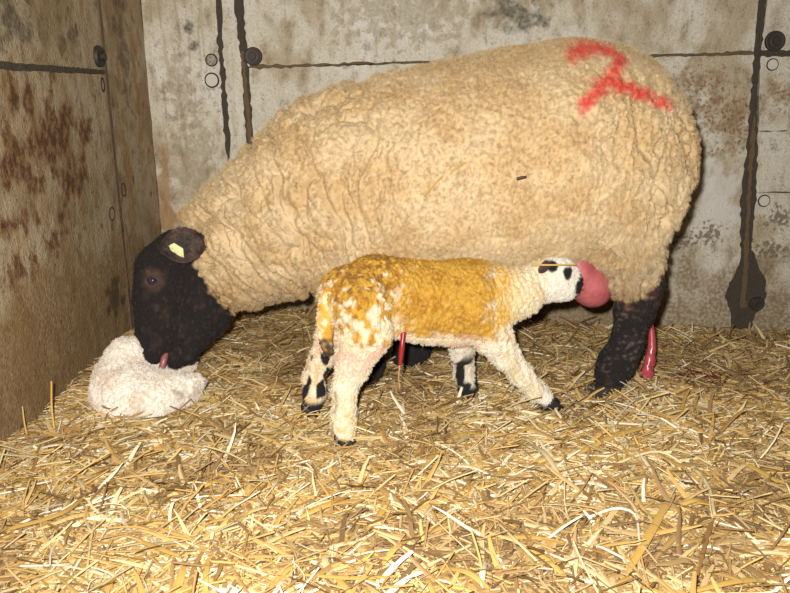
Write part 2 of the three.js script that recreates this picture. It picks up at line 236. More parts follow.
{ // back wall: panels stand 2 cm proud of a dark core, joints filled with old sealant
  const w = wallRoot('wall_back', [0, 0, WZ], 0), seam = x => 0.760 + 0.0155 * (x + 0.2);
  part('core', new THREE.BoxGeometry(RX - WX + 0.4, TOP - BASE, 0.12).translate((RX + WX) / 2, (TOP + BASE) / 2, -0.08), tarMat, w);
  const P = [[[-0.82, BASE], [-0.598, BASE], [-0.598, TOP], [-0.82, TOP]], [[-0.589, BASE], [-0.532, BASE], [-0.540, TOP], [-0.590, TOP]],
    [[-0.514, BASE], [0.985, BASE], [0.970, 0.3], [0.951, seam(0.95) - 0.005], [-0.517, seam(-0.51) - 0.004]], [[-0.519, seam(-0.51) + 0.003], [0.948, seam(0.95) + 0.004], [0.947, TOP], [-0.526, TOP]],
    [[1.012, BASE], [2.4, BASE], [2.4, 0.374], [1.0, 0.374]], [[1.0, 0.379], [2.4, 0.379], [2.4, 0.5555], [0.986, 0.5555]], [[0.986, 0.5595], [2.4, 0.5595], [2.4, 0.770], [0.972, 0.770]], [[0.972, 0.783], [2.4, 0.783], [2.4, TOP], [0.968, TOP]]];
  P.forEach((c, i) => part('panel', slab(c, 0.018, 0.0022, 100 + i).translate(0, 0, -0.0195), backMat, w));
  const strip = (pts, ws, seed, mat, z) => { const L = [], Rr = []; pts.forEach((p, i) => { const a = pts[Math.max(0, i - 1)], b = pts[Math.min(pts.length - 1, i + 1)], l = Math.hypot(b[0] - a[0], b[1] - a[1]), nx = -(b[1] - a[1]) / l, ny = (b[0] - a[0]) / l; L.push([p[0] + nx * ws[i] / 2, p[1] + ny * ws[i] / 2]); Rr.unshift([p[0] - nx * ws[i] / 2, p[1] - ny * ws[i] / 2]); }); return part('sealant', slab([...Rr, ...L].reverse(), 0.02, 0.0034, seed, 0.013, 0.0008).translate(0, 0, z), mat, w, 'dark ragged joint sealant'); };
  strip([[-0.592, 0.48], [-0.593, 0.56], [-0.593, 0.70], [-0.596, 0.80], [-0.594, 0.86], [-0.594, TOP]], [0.005, 0.015, 0.014, 0.012, 0.016, 0.010], 1, tarMat, -0.018);
  strip([[-0.523, 0.40], [-0.524, 0.60], [-0.526, 0.75], [-0.530, 0.85], [-0.534, 0.92], [-0.534, TOP]], [0.016, 0.021, 0.019, 0.021, 0.027, 0.020], 2, tarMat, -0.0182);
  strip([[-0.522, 0.42], [-0.524, 0.60], [-0.530, 0.80]], [0.008, 0.012, 0.008], 3, tarBrown, -0.0165);
  strip([[-0.51, seam(-0.51)], [-0.3, seam(-0.3)], [-0.1, seam(-0.1)], [0.3, seam(0.3)], [0.95, seam(0.95)]], [0.010, 0.007, 0.005, 0.005, 0.008], 4, tarBrown, -0.0185);
  strip([[0.955, TOP], [0.956, 0.92], [0.959, 0.775], [0.962, 0.65], [0.972, 0.50], [0.977, 0.354], [0.984, 0.232], [0.988, 0.18]], [0.019, 0.019, 0.017, 0.016, 0.030, 0.044, 0.032, 0.026], 5, tarMat, -0.0178);
  strip([[0.990, 0.20], [0.996, 0.16], [1.002, 0.10], [1.002, 0.05], [0.998, 0.0], [0.996, -0.05]], [0.03, 0.055, 0.105, 0.125, 0.075, 0.06], 6, tarMat, -0.0176);
  strip([[0.968, 0.60], [0.974, 0.45], [0.980, 0.3], [0.990, 0.15], [0.996, 0.02]], [0.006, 0.012, 0.010, 0.014, 0.014], 7, tarBrown, -0.0162);
  strip([[0.962, 0.7765], [1.2, 0.777], [1.6, 0.777]], [0.017, 0.014, 0.012], 8, tarMat, -0.018);
  boltOn(w, -0.499, 0.785, 0.026); boltOn(w, 1.003, 0.809, 0.028); boltOn(w, 1.036, 0.032, 0.022, 0.003);
  plugOn(w, -0.624, 0.776, 0.016, backMat); plugOn(w, -0.627, 0.719, 0.019); plugOn(w, 1.004, 0.745, 0.015); plugOn(w, 1.024, 0.352, 0.016);
}
{ // left wall; its plane runs along the pen, local x = -world z
  const w = wallRoot('wall_left', [WX, 0, 0], Math.PI / 2);
  part('core', new THREE.BoxGeometry(4.6, TOP - BASE, 0.12).translate(0.15, (TOP + BASE) / 2, -0.08), tarMat, w);
  const P = [[[2.048, BASE], [2.348, BASE], [2.348, TOP], [2.056, TOP]], [[-2.0, BASE], [2.034, BASE], [2.030, 0.731], [-2.0, 0.731]], [[-2.0, 0.743], [2.030, 0.743], [2.044, TOP], [-2.0, TOP]]];
  P.forEach((c, i) => part('panel', slab(c, 0.018, 0.002, 200 + i, i ? 0.06 : 0.025).translate(0, 0, -0.0195), leftMat, w));
  const st = (c, s, z, m) => part('sealant', slab(c, 0.02, 0.002, s, 0.012, 0.001).translate(0, 0, z), m, w, 'dark ragged joint sealant');
  st([[1.2, 0.729], [2.03, 0.732], [2.03, 0.741], [1.2, 0.745]], 31, -0.0185, tarMat);
  st([[2.034, BASE], [2.048, BASE], [2.046, 0.5], [2.052, TOP], [2.046, TOP], [2.030, 0.5]], 32, -0.0187, tarBrown);
  boltOn(w, 2.0, 0.774, 0.026);
  for (const [x, y] of [[1.985, 0.377], [2.078, 0.429]]) { const p = part('ring', ring(0.017, 0.002), tarBrown, w); p.position.set(x, y, 0.0005); }
  for (const [x, y, r] of [[2.012, 0.705, 0.016]]) { const p = part('chip', ring(r, 0.003).scale(0.6, 1, 0.6), tarMat, w); p.position.set(x, y, 0.0005); }
}
function shell(name, w, h, d, x, y, z, m = plainMat) { const b = part(name, new THREE.BoxGeometry(w, h, d), m, scene); b.position.set(x, y, z); b.userData.kind = 'structure'; }
shell('wall_right', 0.12, TOP - BASE, 4.5, RX + 0.06, (TOP + BASE) / 2, -0.15);
shell('wall_front', 3.5, TOP - BASE, 0.12, 0.8, (TOP + BASE) / 2, FZ + 0.06);
shell('ceiling', 3.6, 0.12, 4.7, 0.8, TOP + 0.06, -0.15);
shell('floor', 3.6, 0.12, 4.7, 0.8, BASE - 0.06, -0.15);

// ---------------------------------------------------------------- the ewe
const woolMat = matte({ vertexColors: true }), tuftMat = matte({ roughness: 1 }), skinMat = matte({ vertexColors: true, roughness: 0.62 });
const hornMat = matte({ color: rgb(38, 32, 28), roughness: 0.8 });
const EZ = -1.80;
// fleece stations along the spine: x, top, bottom, half width
const ST = [[-0.590, 0.405, 0.385, 0.010], [-0.580, 0.428, 0.350, 0.042], [-0.555, 0.452, 0.285, 0.072], [-0.52, 0.482, 0.215, 0.098], [-0.48, 0.513, 0.170, 0.122], [-0.42, 0.566, 0.160, 0.150], [-0.36, 0.622, 0.178, 0.172], [-0.30, 0.668, 0.190, 0.190],
  [-0.20, 0.704, 0.203, 0.215], [-0.09, 0.730, 0.210, 0.236], [0.02, 0.750, 0.215, 0.250], [0.17, 0.776, 0.228, 0.258], [0.26, 0.790, 0.240, 0.258], [0.345, 0.795, 0.262, 0.252], [0.43, 0.779, 0.290, 0.236], [0.50, 0.748, 0.305, 0.210], [0.553, 0.702, 0.345, 0.172], [0.582, 0.660, 0.400, 0.136], [0.597, 0.622, 0.440, 0.100], [0.606, 0.590, 0.485, 0.062], [0.612, 0.550, 0.525, 0.015]];
function station(x) {
  let i = 0; while (i < ST.length - 2 && ST[i + 1][0] < x) i++;
  const a = ST[i], b = ST[i + 1], t = clamp((x - a[0]) / (b[0] - a[0])), p0 = ST[Math.max(0, i - 1)], p3 = ST[Math.min(ST.length - 1, i + 2)];
  return [1, 2, 3].map(k => { const m1 = (b[k] - p0[k]) / (b[0] - p0[0]) * (b[0] - a[0]), m2 = (p3[k] - a[k]) / (p3[0] - a[0]) * (b[0] - a[0]), t2 = t * t, t3 = t2 * t; return (2 * t3 - 3 * t2 + 1) * a[k] + (t3 - 2 * t2 + t) * m1 + (-2 * t3 + 3 * t2) * b[k] + (t3 - t2) * m2; });
}
const STN = Array.from({ length: 401 }, (_, i) => station(lerp(ST[0][0], ST[ST.length - 1][0], i / 400)));
function trunk(p) {
  const f = clamp((p[0] - ST[0][0]) / (ST[ST.length - 1][0] - ST[0][0])) * 400, i = Math.min(399, Math.floor(f)), a = STN[i], b = STN[i + 1], u = f - i, top = lerp(a[0], b[0], u), bot = lerp(a[1], b[1], u), rz = Math.max(0.004, lerp(a[2], b[2], u)), ry = Math.max(0.004, (top - bot) / 2), dy = p[1] - (top + bot) / 2, dz = p[2] - EZ;
  const k = Math.hypot(dy / ry, dz / rz), d = (k - 1) * Math.min(ry, rz), dx = p[0] < ST[0][0] ? ST[0][0] - p[0] : Math.max(0, p[0] - ST[ST.length - 1][0]), e = dx > 0 ? Math.hypot(Math.max(d, 0), dx) : d;
  return e * lerp(0.4, 0.85, sstep(-0.58, -0.44, p[0]) * (1 - sstep(0.48, 0.58, p[0])));
}
const thigh = p => Math.min(cone(p, [0.432, 0.45, EZ + 0.115, 0.118], [0.462, 0.282, EZ + 0.108, 0.066]), cone(p, [0.44, 0.44, EZ - 0.115, 0.110], [0.48, 0.29, EZ - 0.105, 0.058]), cone(p, [-0.13, 0.36, EZ + 0.09, 0.11], [-0.12, 0.235, EZ + 0.09, 0.055]), cone(p, [-0.05, 0.36, EZ - 0.07, 0.11], [-0.035, 0.235, EZ - 0.06, 0.055]));
const wool = p => smin(trunk(p), thigh(p), 0.05) + 0.013;
const HZ = -1.735;
const face = p => {
  if (p[0] > -0.36) return p[0] + 0.46;
  let d = chain(p, [[-0.580, 0.325, -1.750, 0.050], [-0.604, 0.287, -1.718, 0.056], [-0.611, 0.222, -1.692, 0.051], [-0.613, 0.156, -1.672, 0.042], [-0.622, 0.118, -1.664, 0.035]], 0.03);
  d = smin(d, chain(p, [[-0.546, 0.225, -1.760, 0.070], [-0.525, 0.175, -1.750, 0.058], [-0.550, 0.132, -1.710, 0.040], [-0.568, 0.102, -1.686, 0.024]], 0.03), 0.03);   // cheek, throat and lower jaw
  d = smin(d, cone(p, [-0.622, 0.106, -1.648, 0.023], [-0.630, 0.104, -1.676, 0.023]), 0.02);                                                                        // lips
  d = smin(d, cone(p, [-0.576, 0.082, -1.666, 0.018], [-0.553, 0.094, -1.684, 0.026]), 0.012);                                                                       // chin
  d = smin(d, ellipsoid(p, [-0.604, 0.283, -1.672], [0.026, 0.021, 0.014]), 0.014); d = smin(d, ellipsoid(p, [-0.625, 0.283, -1.762], [0.026, 0.021, 0.018]), 0.014); // brows
  const mouth = cone(p, [-0.606, 0.078, -1.632, 0.007], [-0.584, 0.125, -1.628, 0.004]), nost = ellipsoid(p, [-0.642, 0.121, -1.632], [0.012, 0.007, 0.010]), nost2 = ellipsoid(p, [-0.657, 0.121, -1.68], [0.010, 0.007, 0.012]);
  return Math.max(d, -mouth, -nost, -nost2);
};
const legsE = p => p[1] > 0.52 ? p[1] - 0.45 : Math.min(
  chain(p, [[0.450, 0.36, EZ + 0.11, 0.070], [0.488, 0.255, EZ + 0.105, 0.044], [0.478, 0.20, EZ + 0.105, 0.039], [0.462, 0.11, EZ + 0.11, 0.031], [0.442, 0.068, EZ + 0.113, 0.036], [0.424, 0.03, EZ + 0.118, 0.030]], 0.03),
  chain(p, [[0.47, 0.36, EZ - 0.10, 0.07], [0.522, 0.245, EZ - 0.10, 0.040], [0.520, 0.19, EZ - 0.10, 0.034], [0.523, 0.10, EZ - 0.10, 0.027], [0.522, 0.062, EZ - 0.10, 0.032], [0.51, 0.03, EZ - 0.10, 0.028]], 0.03),
  chain(p, [[-0.12, 0.30, EZ + 0.09, 0.06], [-0.118, 0.175, EZ + 0.09, 0.036], [-0.125, 0.09, EZ + 0.09, 0.029], [-0.132, 0.055, EZ + 0.09, 0.034], [-0.142, 0.025, EZ + 0.09, 0.029]], 0.02),
  chain(p, [[-0.03, 0.30, EZ - 0.055, 0.065], [-0.025, 0.17, EZ - 0.055, 0.050], [-0.025, 0.09, EZ - 0.055, 0.042], [-0.028, 0.055, EZ - 0.055, 0.045], [-0.038, 0.025, EZ - 0.055, 0.04]], 0.02));
const ewe = thing('ewe', 'black-faced ewe with cream fleece and red paint mark, head bent to lick a lamb', 'sheep', [0.05, 0, EZ]);
const off = [-0.05, 0, -EZ];
{
  const geo = skin(p => smin(smin(wool(p), face(p), 0.018), legsE(p), 0.02), [-0.72, 0.0, -2.10], [0.68, 0.84, -1.48], 0.0036);
  const isWool = p => Math.min(face(p), legsE(p)) - wool(p) + 0.012 + 0.008 * N3(p[0] * 45, p[1] * 45, p[2] * 45);
  const fold = p => {                                                         // folds run round the body, across its length: rounded ridges, sharp valleys
    const nk = p[0] < -0.05, s = nk ? -0.05 - 0.52 * Math.atan2(-0.05 - p[0], p[1] + 0.12) : p[0], c = nk ? Math.hypot(p[0] + 0.05, p[1] + 0.12) : p[1] + 0.12, w = 0.012 * N3(p[0] * 9, p[1] * 9, p[2] * 9);   // neck folds fan out from below the chest
    const neck = 1 - sstep(-0.30, 0.06, p[0]), rump = sstep(0.28, 0.46, p[0]) * sstep(0.76, 0.58, p[1]);
    const n = Math.abs(N3((s + w) * 17, c * 3.4, p[2] * 2.5)), m = Math.abs(N3((s + w) * 34 + 9, c * 7, p[2] * 6)), k = Math.abs(N3((s + 2 * w) * 21 + 3, c * 4, p[2] * 5));
    const r = (v, e) => Math.pow(Math.min(1, v / e), 0.8) - 1;
    const l = Math.abs(N3((s + 0.6 * w) * 62, c * 24, p[2] * 34));
    return 0.024 * neck * r(n, 0.26) + 0.018 * rump * r(k, 0.26) + (0.008 * neck + 0.009 * rump + 0.003) * r(m, 0.3) + (0.0035 * neck + 0.004 * rump + 0.0022) * r(l, 0.4);
  };
  const RED = [[[0.308, 0.742], [0.34, 0.757], [0.373, 0.757], [0.405, 0.735], [0.385, 0.709], [0.348, 0.676], [0.320, 0.649]], [[0.372, 0.692], [0.413, 0.679], [0.45, 0.666], [0.488, 0.650]]];
  const segd = (x, y, a, b) => { const dx = b[0] - a[0], dy = b[1] - a[1], t = clamp(((x - a[0]) * dx + (y - a[1]) * dy) / (dx * dx + dy * dy)); return Math.hypot(x - a[0] - dx * t, y - a[1] - dy * t); };
  const paint = (p, n) => {
    const w = sstep(-0.004, 0.004, isWool(p)), g = fbm3(p[0] * 7, p[1] * 7, p[2] * 7, 3), f = fbm3(p[0] * 60, p[1] * 45, p[2] * 60, 2);
    let c = mix3(C(206, 183, 144), C(196, 167, 122), sstep(-0.3, 0.35, g + 0.3 * f)); c = mix3(c, C(210, 190, 156), sstep(0.15, 0.5, f) * 0.4);
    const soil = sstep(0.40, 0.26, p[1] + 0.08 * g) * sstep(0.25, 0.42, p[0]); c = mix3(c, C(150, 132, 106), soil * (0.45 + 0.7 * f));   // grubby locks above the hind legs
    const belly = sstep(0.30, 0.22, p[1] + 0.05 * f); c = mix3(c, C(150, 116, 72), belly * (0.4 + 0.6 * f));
    c = mix3(c, C(150, 142, 100), sstep(0.05, 0.4, fbm3(p[0] * 12 + 5, p[1] * 12, p[2] * 12, 2)) * 0.35 * sstep(0.35, 0.5, p[0]) * sstep(0.62, 0.72, p[1]));
    if (p[2] > EZ) { let d = 9; for (const l of RED) for (let i = 0; i + 1 < l.length; i++) d = Math.min(d, segd(p[0], p[1], l[i], l[i + 1])); c = mix3(c, C(214, 70, 60), (1 - sstep(0.000, 0.024, d + 0.005 * N3(p[0] * 40, p[1] * 40, p[2] * 40) + 0.008 * f)) * 0.92); }
    const k = N3(p[0] * 70, p[1] * 50, p[2] * 70), k2 = fbm3(p[0] * 16, p[1] * 16, p[2] * 16, 2);
    let b = mix3(C(26, 21, 20), C(46, 34, 28), sstep(0.1, 0.7, k2 + 0.2 * k)); if (p[0] > 0.3) { const fl = N3(p[0] * 55, p[1] * 95, p[2] * 55); b = mix3(b, C(128, 112, 96), sstep(0.2, 1.0, fl * 0.8 + k2 * 0.6) * 0.5 * sstep(0.02, 0.08, p[1])); b = mix3(b, C(92, 52, 42), sstep(0.19, 0.26, p[1] + 0.04 * k) * 0.5 * sstep(-0.3, 0.3, k2)); }
    if (p[0] < -0.55) b = mix3(b, C(80, 58, 46), (1 - sstep(0.012, 0.034, Math.hypot(p[0] + 0.606, p[1] - 0.280) + 0.008 * k)) * 0.8);
    if (p[0] < -0.4 && p[0] > -0.60 && p[1] < 0.27) b = mix3(b, C(70, 60, 54), sstep(0.3, 0.9, k) * 0.35);
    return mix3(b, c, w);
  };
  const bump = (p, n) => {
    if (isWool(p) < 0) return 0.0012 * N3(p[0] * 60, p[1] * 60, p[2] * 60);
    const b1 = Math.abs(N3(p[0] * 48, p[1] * 34, p[2] * 48)), b2 = N3(p[0] * 95, p[1] * 80, p[2] * 95), b3 = N3(p[0] * 11, p[1] * 9, p[2] * 11);
    const lock = sstep(0.28, 0.46, p[0]) * sstep(0.72, 0.55, p[1]) + 0.3, b4 = Math.abs(N3(p[0] * 46 + 0.5 * b3, p[1] * 13, p[2] * 46));
    return 0.008 + fold(p) + 0.0016 * b1 + 0.0014 * b2 + 0.004 * b3 + 0.006 * lock * (b4 - 0.3);
  };
  dress(geo, bump, paint); geo.computeVertexNormals();
  const G = geo.clone().translate(...off);
  part('body', G, woolMat, ewe);
  const tufts = [0, 1, 2, 3].map(i => tuftGeo(500 + i, 10, 0.0070, 0.0007, 0.0044, 0.0007));
  coat('fleece', G, tufts, 150000, 9, (p, n, r) => {
    const q = [p[0] + 0.05, p[1], p[2] + EZ]; if (isWool(q) < 0.004) return null;
    const low = sstep(0.62, 0.36, q[1]) * sstep(0.3, 0.45, q[0]);
    return { lean: [(r() - 0.5) * 0.8, -0.3 - 0.9 * low + (r() - 0.5) * 0.7, (r() - 0.5) * 0.8], size: (0.8 + 0.45 * low + 0.2 * r()) * clamp(1 + 0.9 * fold(q) / 0.022, 0.35, 1) };
  }, tuftMat, ewe, 'dense cream wool');
  const hairs = [0, 1].map(i => tuftGeo(560 + i, 8, 0.0042, 0.0007, 0.003, 0.0002));
  coat('hair', G, hairs, 70000, 13, (p, n, r) => { const q = [p[0] + 0.05, p[1], p[2] + EZ]; return isWool(q) > 0 || (q[0] < -0.55 && Math.hypot(q[0] + 0.606, q[1] - 0.277) < 0.020) || (q[0] < -0.55 && (segd(q[0], q[1], [-0.606, 0.078], [-0.584, 0.125]) < 0.007 || Math.hypot(q[0] + 0.642, q[1] - 0.121) < 0.012)) ? null : { lean: [(r() - 0.5) * 0.6, -2.2, (r() - 0.5) * 0.6], size: 0.7 + 0.4 * r() }; }, matte({ roughness: 0.55 }), ewe, 'short black hair');
  const T = (g) => g.translate(...off);
  // ears: cupped leaves; the near one carries a pale tag
  const earHue = g => dress(g, () => 0, p => mix3(C(44, 32, 27), C(84, 60, 46), sstep(-0.3, 0.5, fbm3(p[0] * 40, p[1] * 30, p[2] * 40, 3)))), nearEar = T(earHue(leafSolid([-0.500, 0.354, -1.707], [-0.590, 0.347, -1.660], [0.10, 0.95, -0.30], 0.080, -0.016, 0.006, 20, 12)));
  const ear = part('ear', nearEar, skinMat, ewe, 'dark brown cupped ear');
  const tg = new THREE.Shape([[-0.019, 0.004], [-0.012, 0.014], [0.010, 0.012], [0.020, -0.004], [0.016, -0.014], [-0.006, -0.011]].map(a => new THREE.Vector2(...a)));
  const tagMesh = part('ear_tag', new THREE.ExtrudeGeometry(tg, { depth: 0.0016, bevelEnabled: true, bevelSize: 0.0008, bevelThickness: 0.0006, bevelSegments: 2 }), matte({ color: rgb(204, 200, 134), roughness: 0.5 }), ear, 'pale yellow plastic ear tag');
  tagMesh.position.set(-0.552 + off[0], 0.341, -1.6665 + off[2]); tagMesh.rotation.set(-0.15, 0.35, -0.5);
  part('ear', T(earHue(leafSolid([-0.56, 0.352, -1.80], [-0.57, 0.35, -1.905], [0.3, 0.9, 0], 0.075, 0.014, 0.005))), skinMat, ewe);
  coat('hair', nearEar, hairs, 1500, 43, (p, n, r) => ({ lean: [0.9 * (r() - 0.7), (r() - 0.7), 0], size: 0.9 }), tuftMat, ear);
  for (const s of [1, -1]) { const e = part('eye', new THREE.SphereGeometry(0.0125, 20, 16), new THREE.MeshPhysicalMaterial({ color: rgb(46, 36, 52), roughness: 0.12, clearcoat: 1 }), ewe, 'dark glossy eye'); e.position.set((s > 0 ? -0.607 : -0.634) + off[0], 0.277, (s > 0 ? -1.6555 : -1.776) + off[2]); part('eyelid', new THREE.TorusGeometry(0.0125, 0.003, 8, 24).scale(1.2, 0.8, 1).translate(0, 0, s * 0.005), matte({ color: rgb(62, 45, 38), roughness: 0.6 }), e); }
  part('tongue', T(tube([[-0.592, 0.112, -1.660], [-0.592, 0.096, -1.640], [-0.596, 0.078, -1.632], [-0.600, 0.062, -1.626]], [0.006, 0.008, 0.0075, 0.005], 14, 10)), matte({ color: rgb(150, 92, 92), roughness: 0.35 }), ewe, 'pink-grey tongue hanging out');
  part('hoof', T(hoofGeo(0.412, 0.0, EZ + 0.122, 0.075, 0.06, 0.045, 0.1)), hornMat, ewe); part('hoof', T(hoofGeo(0.498, 0.0, EZ - 0.10, 0.07, 0.055, 0.042, 0)), hornMat, ewe);
  part('hoof', T(hoofGeo(-0.152, 0.0, EZ + 0.09, 0.07, 0.055, 0.042, 0)), hornMat, ewe); part('hoof', T(hoofGeo(-0.045, 0.0, EZ - 0.055, 0.08, 0.08, 0.05, 0.2)), hornMat, ewe);
  // udder, its teats, and the afterbirth still hanging behind the hind legs
  const ug = dress(skin(p => smin(ellipsoid(p, [0.388, 0.246, EZ + 0.086], [0.042, 0.046, 0.050]), ellipsoid(p, [0.340, 0.308, EZ + 0.090], [0.026, 0.042, 0.045]), 0.07), [0.28, 0.17, EZ - 0.0], [0.48, 0.38, EZ + 0.18], 0.004), p => 0.0006 * N3(p[0] * 90, p[1] * 90, p[2] * 90), p => mix3(C(184, 100, 102), C(168, 82, 88), sstep(-0.3, 0.4, fbm3(p[0] * 22, p[1] * 22, p[2] * 22, 2))));
  const ud = part('udder', T(ug), new THREE.MeshPhysicalMaterial({ vertexColors: true, roughness: 0.5 }), ewe, 'bare pink udder');
  part('teat', T(tube([[0.358, 0.262, EZ + 0.125], [0.346, 0.260, EZ + 0.140], [0.336, 0.260, EZ + 0.150]], [0.012, 0.010, 0.007], 10, 10)), matte({ color: rgb(200, 110, 110), roughness: 0.5 }), ud);
  const mem = tube([[0.500, 0.30, -1.80], [0.525, 0.20, -1.795], [0.545, 0.13, -1.785], [0.548, 0.08, -1.775], [0.541, 0.035, -1.768], [0.538, 0.006, -1.765]], [0.006, 0.004, 0.004, 0.007, 0.011, 0.016], 40, 12);
  { const P = mem.attributes.position; for (let i = 0; i < P.count; i++) { const y = P.getY(i), k = 0.006 * sstep(0.12, 0.0, y); P.setXYZ(i, P.getX(i) + k * N3(P.getX(i) * 120, y * 40, P.getZ(i) * 120), y, P.getZ(i) + k * N3(P.getX(i) * 90 + 5, y * 40, P.getZ(i) * 120)); } mem.computeVertexNormals(); }
  part('afterbirth', T(mem), new THREE.MeshPhysicalMaterial({ color: rgb(176, 72, 80), roughness: 0.25, clearcoat: 0.5 }), ewe, 'wet pink strand of afterbirth');
}

// ---------------------------------------------------------------- the suckling lamb
{
  const lamb = thing('suckling_lamb', 'yellow-stained newborn lamb standing and suckling under the ewe', 'lamb', [0.04, 0, -1.53]), o = [-0.04, 0, 1.53];
  const mid = x => lerp(-1.475, -1.655, clamp((x + 0.15) / 0.49));
  const BODY = [[-0.150, 0.286, 0, 0.060], [-0.100, 0.291, 0, 0.070], [-0.045, 0.273, 0, 0.075], [0.015, 0.258, 0, 0.080], [0.075, 0.252, 0, 0.085], [0.115, 0.257, 0, 0.073]];
  const trunkL = p => { const q = [p[0], p[1], (p[2] - mid(p[0])) * 1.25]; return chain(q, BODY, 0.02) * 0.8; };
  const head = p => {
    if (p[0] < -0.05) return 0.04 - p[0];
    let d = chain(p, [[0.110, 0.265, -1.563, 0.064], [0.160, 0.256, -1.580, 0.050], [0.206, 0.264, -1.595, 0.042], [0.250, 0.281, -1.612, 0.036]], 0.03);
    d = smin(d, chain(p, [[0.264, 0.298, -1.615, 0.036], [0.288, 0.296, -1.624, 0.035], [0.308, 0.282, -1.634, 0.027], [0.322, 0.271, -1.642, 0.020]], 0.02), 0.02);
    d = smin(d, chain(p, [[0.270, 0.270, -1.620, 0.027], [0.296, 0.262, -1.630, 0.020], [0.318, 0.257, -1.641, 0.013]], 0.02), 0.02);
    return d;
  };
  const legs = [[[-0.122, 0.275, -1.445, 0.058], [-0.112, 0.225, -1.428, 0.047], [-0.138, 0.160, -1.418, 0.030], [-0.156, 0.115, -1.414, 0.0225], [-0.158, 0.075, -1.412, 0.020], [-0.160, 0.042, -1.410, 0.021], [-0.158, 0.020, -1.407, 0.019]],
    [[-0.150, 0.250, -1.515, 0.050], [-0.190, 0.185, -1.530, 0.032], [-0.222, 0.125, -1.540, 0.022], [-0.236, 0.090, -1.540, 0.020], [-0.235, 0.055, -1.538, 0.021], [-0.238, 0.028, -1.532, 0.018]],
    [[0.112, 0.240, -1.530, 0.056], [0.140, 0.190, -1.535, 0.038], [0.175, 0.135, -1.550, 0.027], [0.208, 0.092, -1.562, 0.023], [0.242, 0.052, -1.572, 0.020], [0.260, 0.032, -1.576, 0.020]],
    [[0.085, 0.220, -1.600, 0.045], [0.082, 0.165, -1.620, 0.032], [0.086, 0.110, -1.632, 0.023], [0.092, 0.066, -1.638, 0.020], [0.101, 0.030, -1.638, 0.021]]];
  const limb = p => Math.min(...legs.map(l => chain(p, l, 0.012)));
  const geo = skin(p => smin(smin(trunkL(p), head(p), 0.03), limb(p), 0.022), [-0.29, 0.0, -1.72], [0.37, 0.39, -1.36], 0.0024);
  const paint = (p) => {
    const [x, y, z] = p, g = fbm3(x * 20, y * 20, z * 20, 3), f = N3(x * 95, y * 80, z * 95), f2 = fbm3(x * 48, y * 40, z * 48, 2);
    const cream = mix3(C(228, 220, 200), C(218, 202, 168), sstep(-0.3, 0.4, g)), gold = mix3(C(192, 148, 54), C(170, 122, 36), sstep(-0.2, 0.4, g + 0.4 * f)), brown = C(122, 78, 28);
    let c = cream;
    const line = 0.200 + 0.02 * g + (x > 0.06 ? -0.012 : 0), yel = sstep(line - 0.006, line + 0.012, y + 0.008 * f2) * (1 - sstep(0.125, 0.185, x + 0.05 * g + 0.012 * f));
    c = mix3(c, mix3(gold, C(206, 168, 84), sstep(0.25, 0.6, f) * 0.6), yel);
    const back = sstep(-0.01, -0.07, x + 0.02 * g);                         // rump: brown clots and washed white locks on gold
    c = mix3(c, brown, back * yel * sstep(0.05, 0.45, f2 + 0.5 * (y - 0.30) * 8 + 0.25 * f) * 0.8);
    c = mix3(c, C(226, 212, 186), back * sstep(0.02, 0.4, fbm3(x * 34 + 3, y * 26, z * 34, 2) - (y - 0.30) * 5) * 0.85);
    c = mix3(c, C(222, 168, 150), sstep(0.225, 0.20, y) * sstep(0.13, 0.17, y) * sstep(-0.2, 0.3, fbm3(x * 14, y * 14, z * 14, 2)) * 0.6 * (x < -0.06 ? 1 : 0));
    if (x > 0.02 && x < 0.12 && y < 0.205 && y > 0.14) c = mix3(c, C(226, 178, 168), 0.6 * sstep(0.2, -0.2, g));
    if (x > 0.145 && y > 0.215) { const rg = Math.sin((x * 0.9 + y * 0.35) * 520 + 3 * g); c = mix3(c, C(224, 196, 128), sstep(0.1, 0.9, rg) * 0.55 * (1 - sstep(0.24, 0.27, x))); c = mix3(c, C(222, 178, 84), (1 - sstep(0.15, 0.225, x + 0.03 * g)) * 0.7); }
    // black patches: lower legs, around the eye and muzzle, under the throat
    const blk = C(30, 26, 24);
    const lowS = (a, b) => sstep(a, b, y + 0.010 * f2);
    if (z < -1.49 && x < -0.15) c = mix3(mix3(c, C(214, 160, 70), sstep(0.0, 0.35, f2) * 0.5), blk, Math.max(sstep(0.25, 0.40, N3(x * 26 + 2, y * 17, z * 26)) * sstep(0.2, 0.15, y), sstep(0.048, 0.034, y)));
    if (x > 0.05 && x < 0.13 && z < -1.60 && y < 0.16) c = mix3(mix3(c, C(206, 198, 184), 0.6), blk, Math.max(sstep(-0.05, 0.15, N3(x * 30, y * 22, z * 30)) * sstep(0.13, 0.10, y), sstep(0.045, 0.03, y)));
    if (x > 0.16 && y < 0.13) c = mix3(c, blk, sstep(0.028, 0.02, y));
    if (x > -0.2 && x < -0.1 && y < 0.15 && z > -1.47) { c = mix3(c, C(222, 190, 112), sstep(-0.1, 0.3, f2) * 0.6 * sstep(0.13, 0.06, y)); c = mix3(c, C(96, 84, 66), sstep(0.2, 0.6, N3(x * 50, y * 20, z * 50)) * sstep(-0.012, -0.022, x + 0.15) * 0.5); }
    if (x > 0.24) { const e = Math.hypot((x - 0.303) / 0.010, (y - 0.308) / 0.013), m = Math.hypot((x - 0.338) / 0.014, (y - 0.271) / 0.022), e3 = Math.hypot((x - 0.270) / 0.012, (y - 0.322) / 0.010); c = mix3(c, C(236, 232, 224), sstep(0.25, 0.27, x) * 0.7); c = mix3(c, blk, Math.max(1 - sstep(0.8, 1.25, e + 0.4 * f2), 1 - sstep(0.8, 1.25, m + 0.3 * f2), 1 - sstep(0.8, 1.3, e3))); }
    return c;
  };
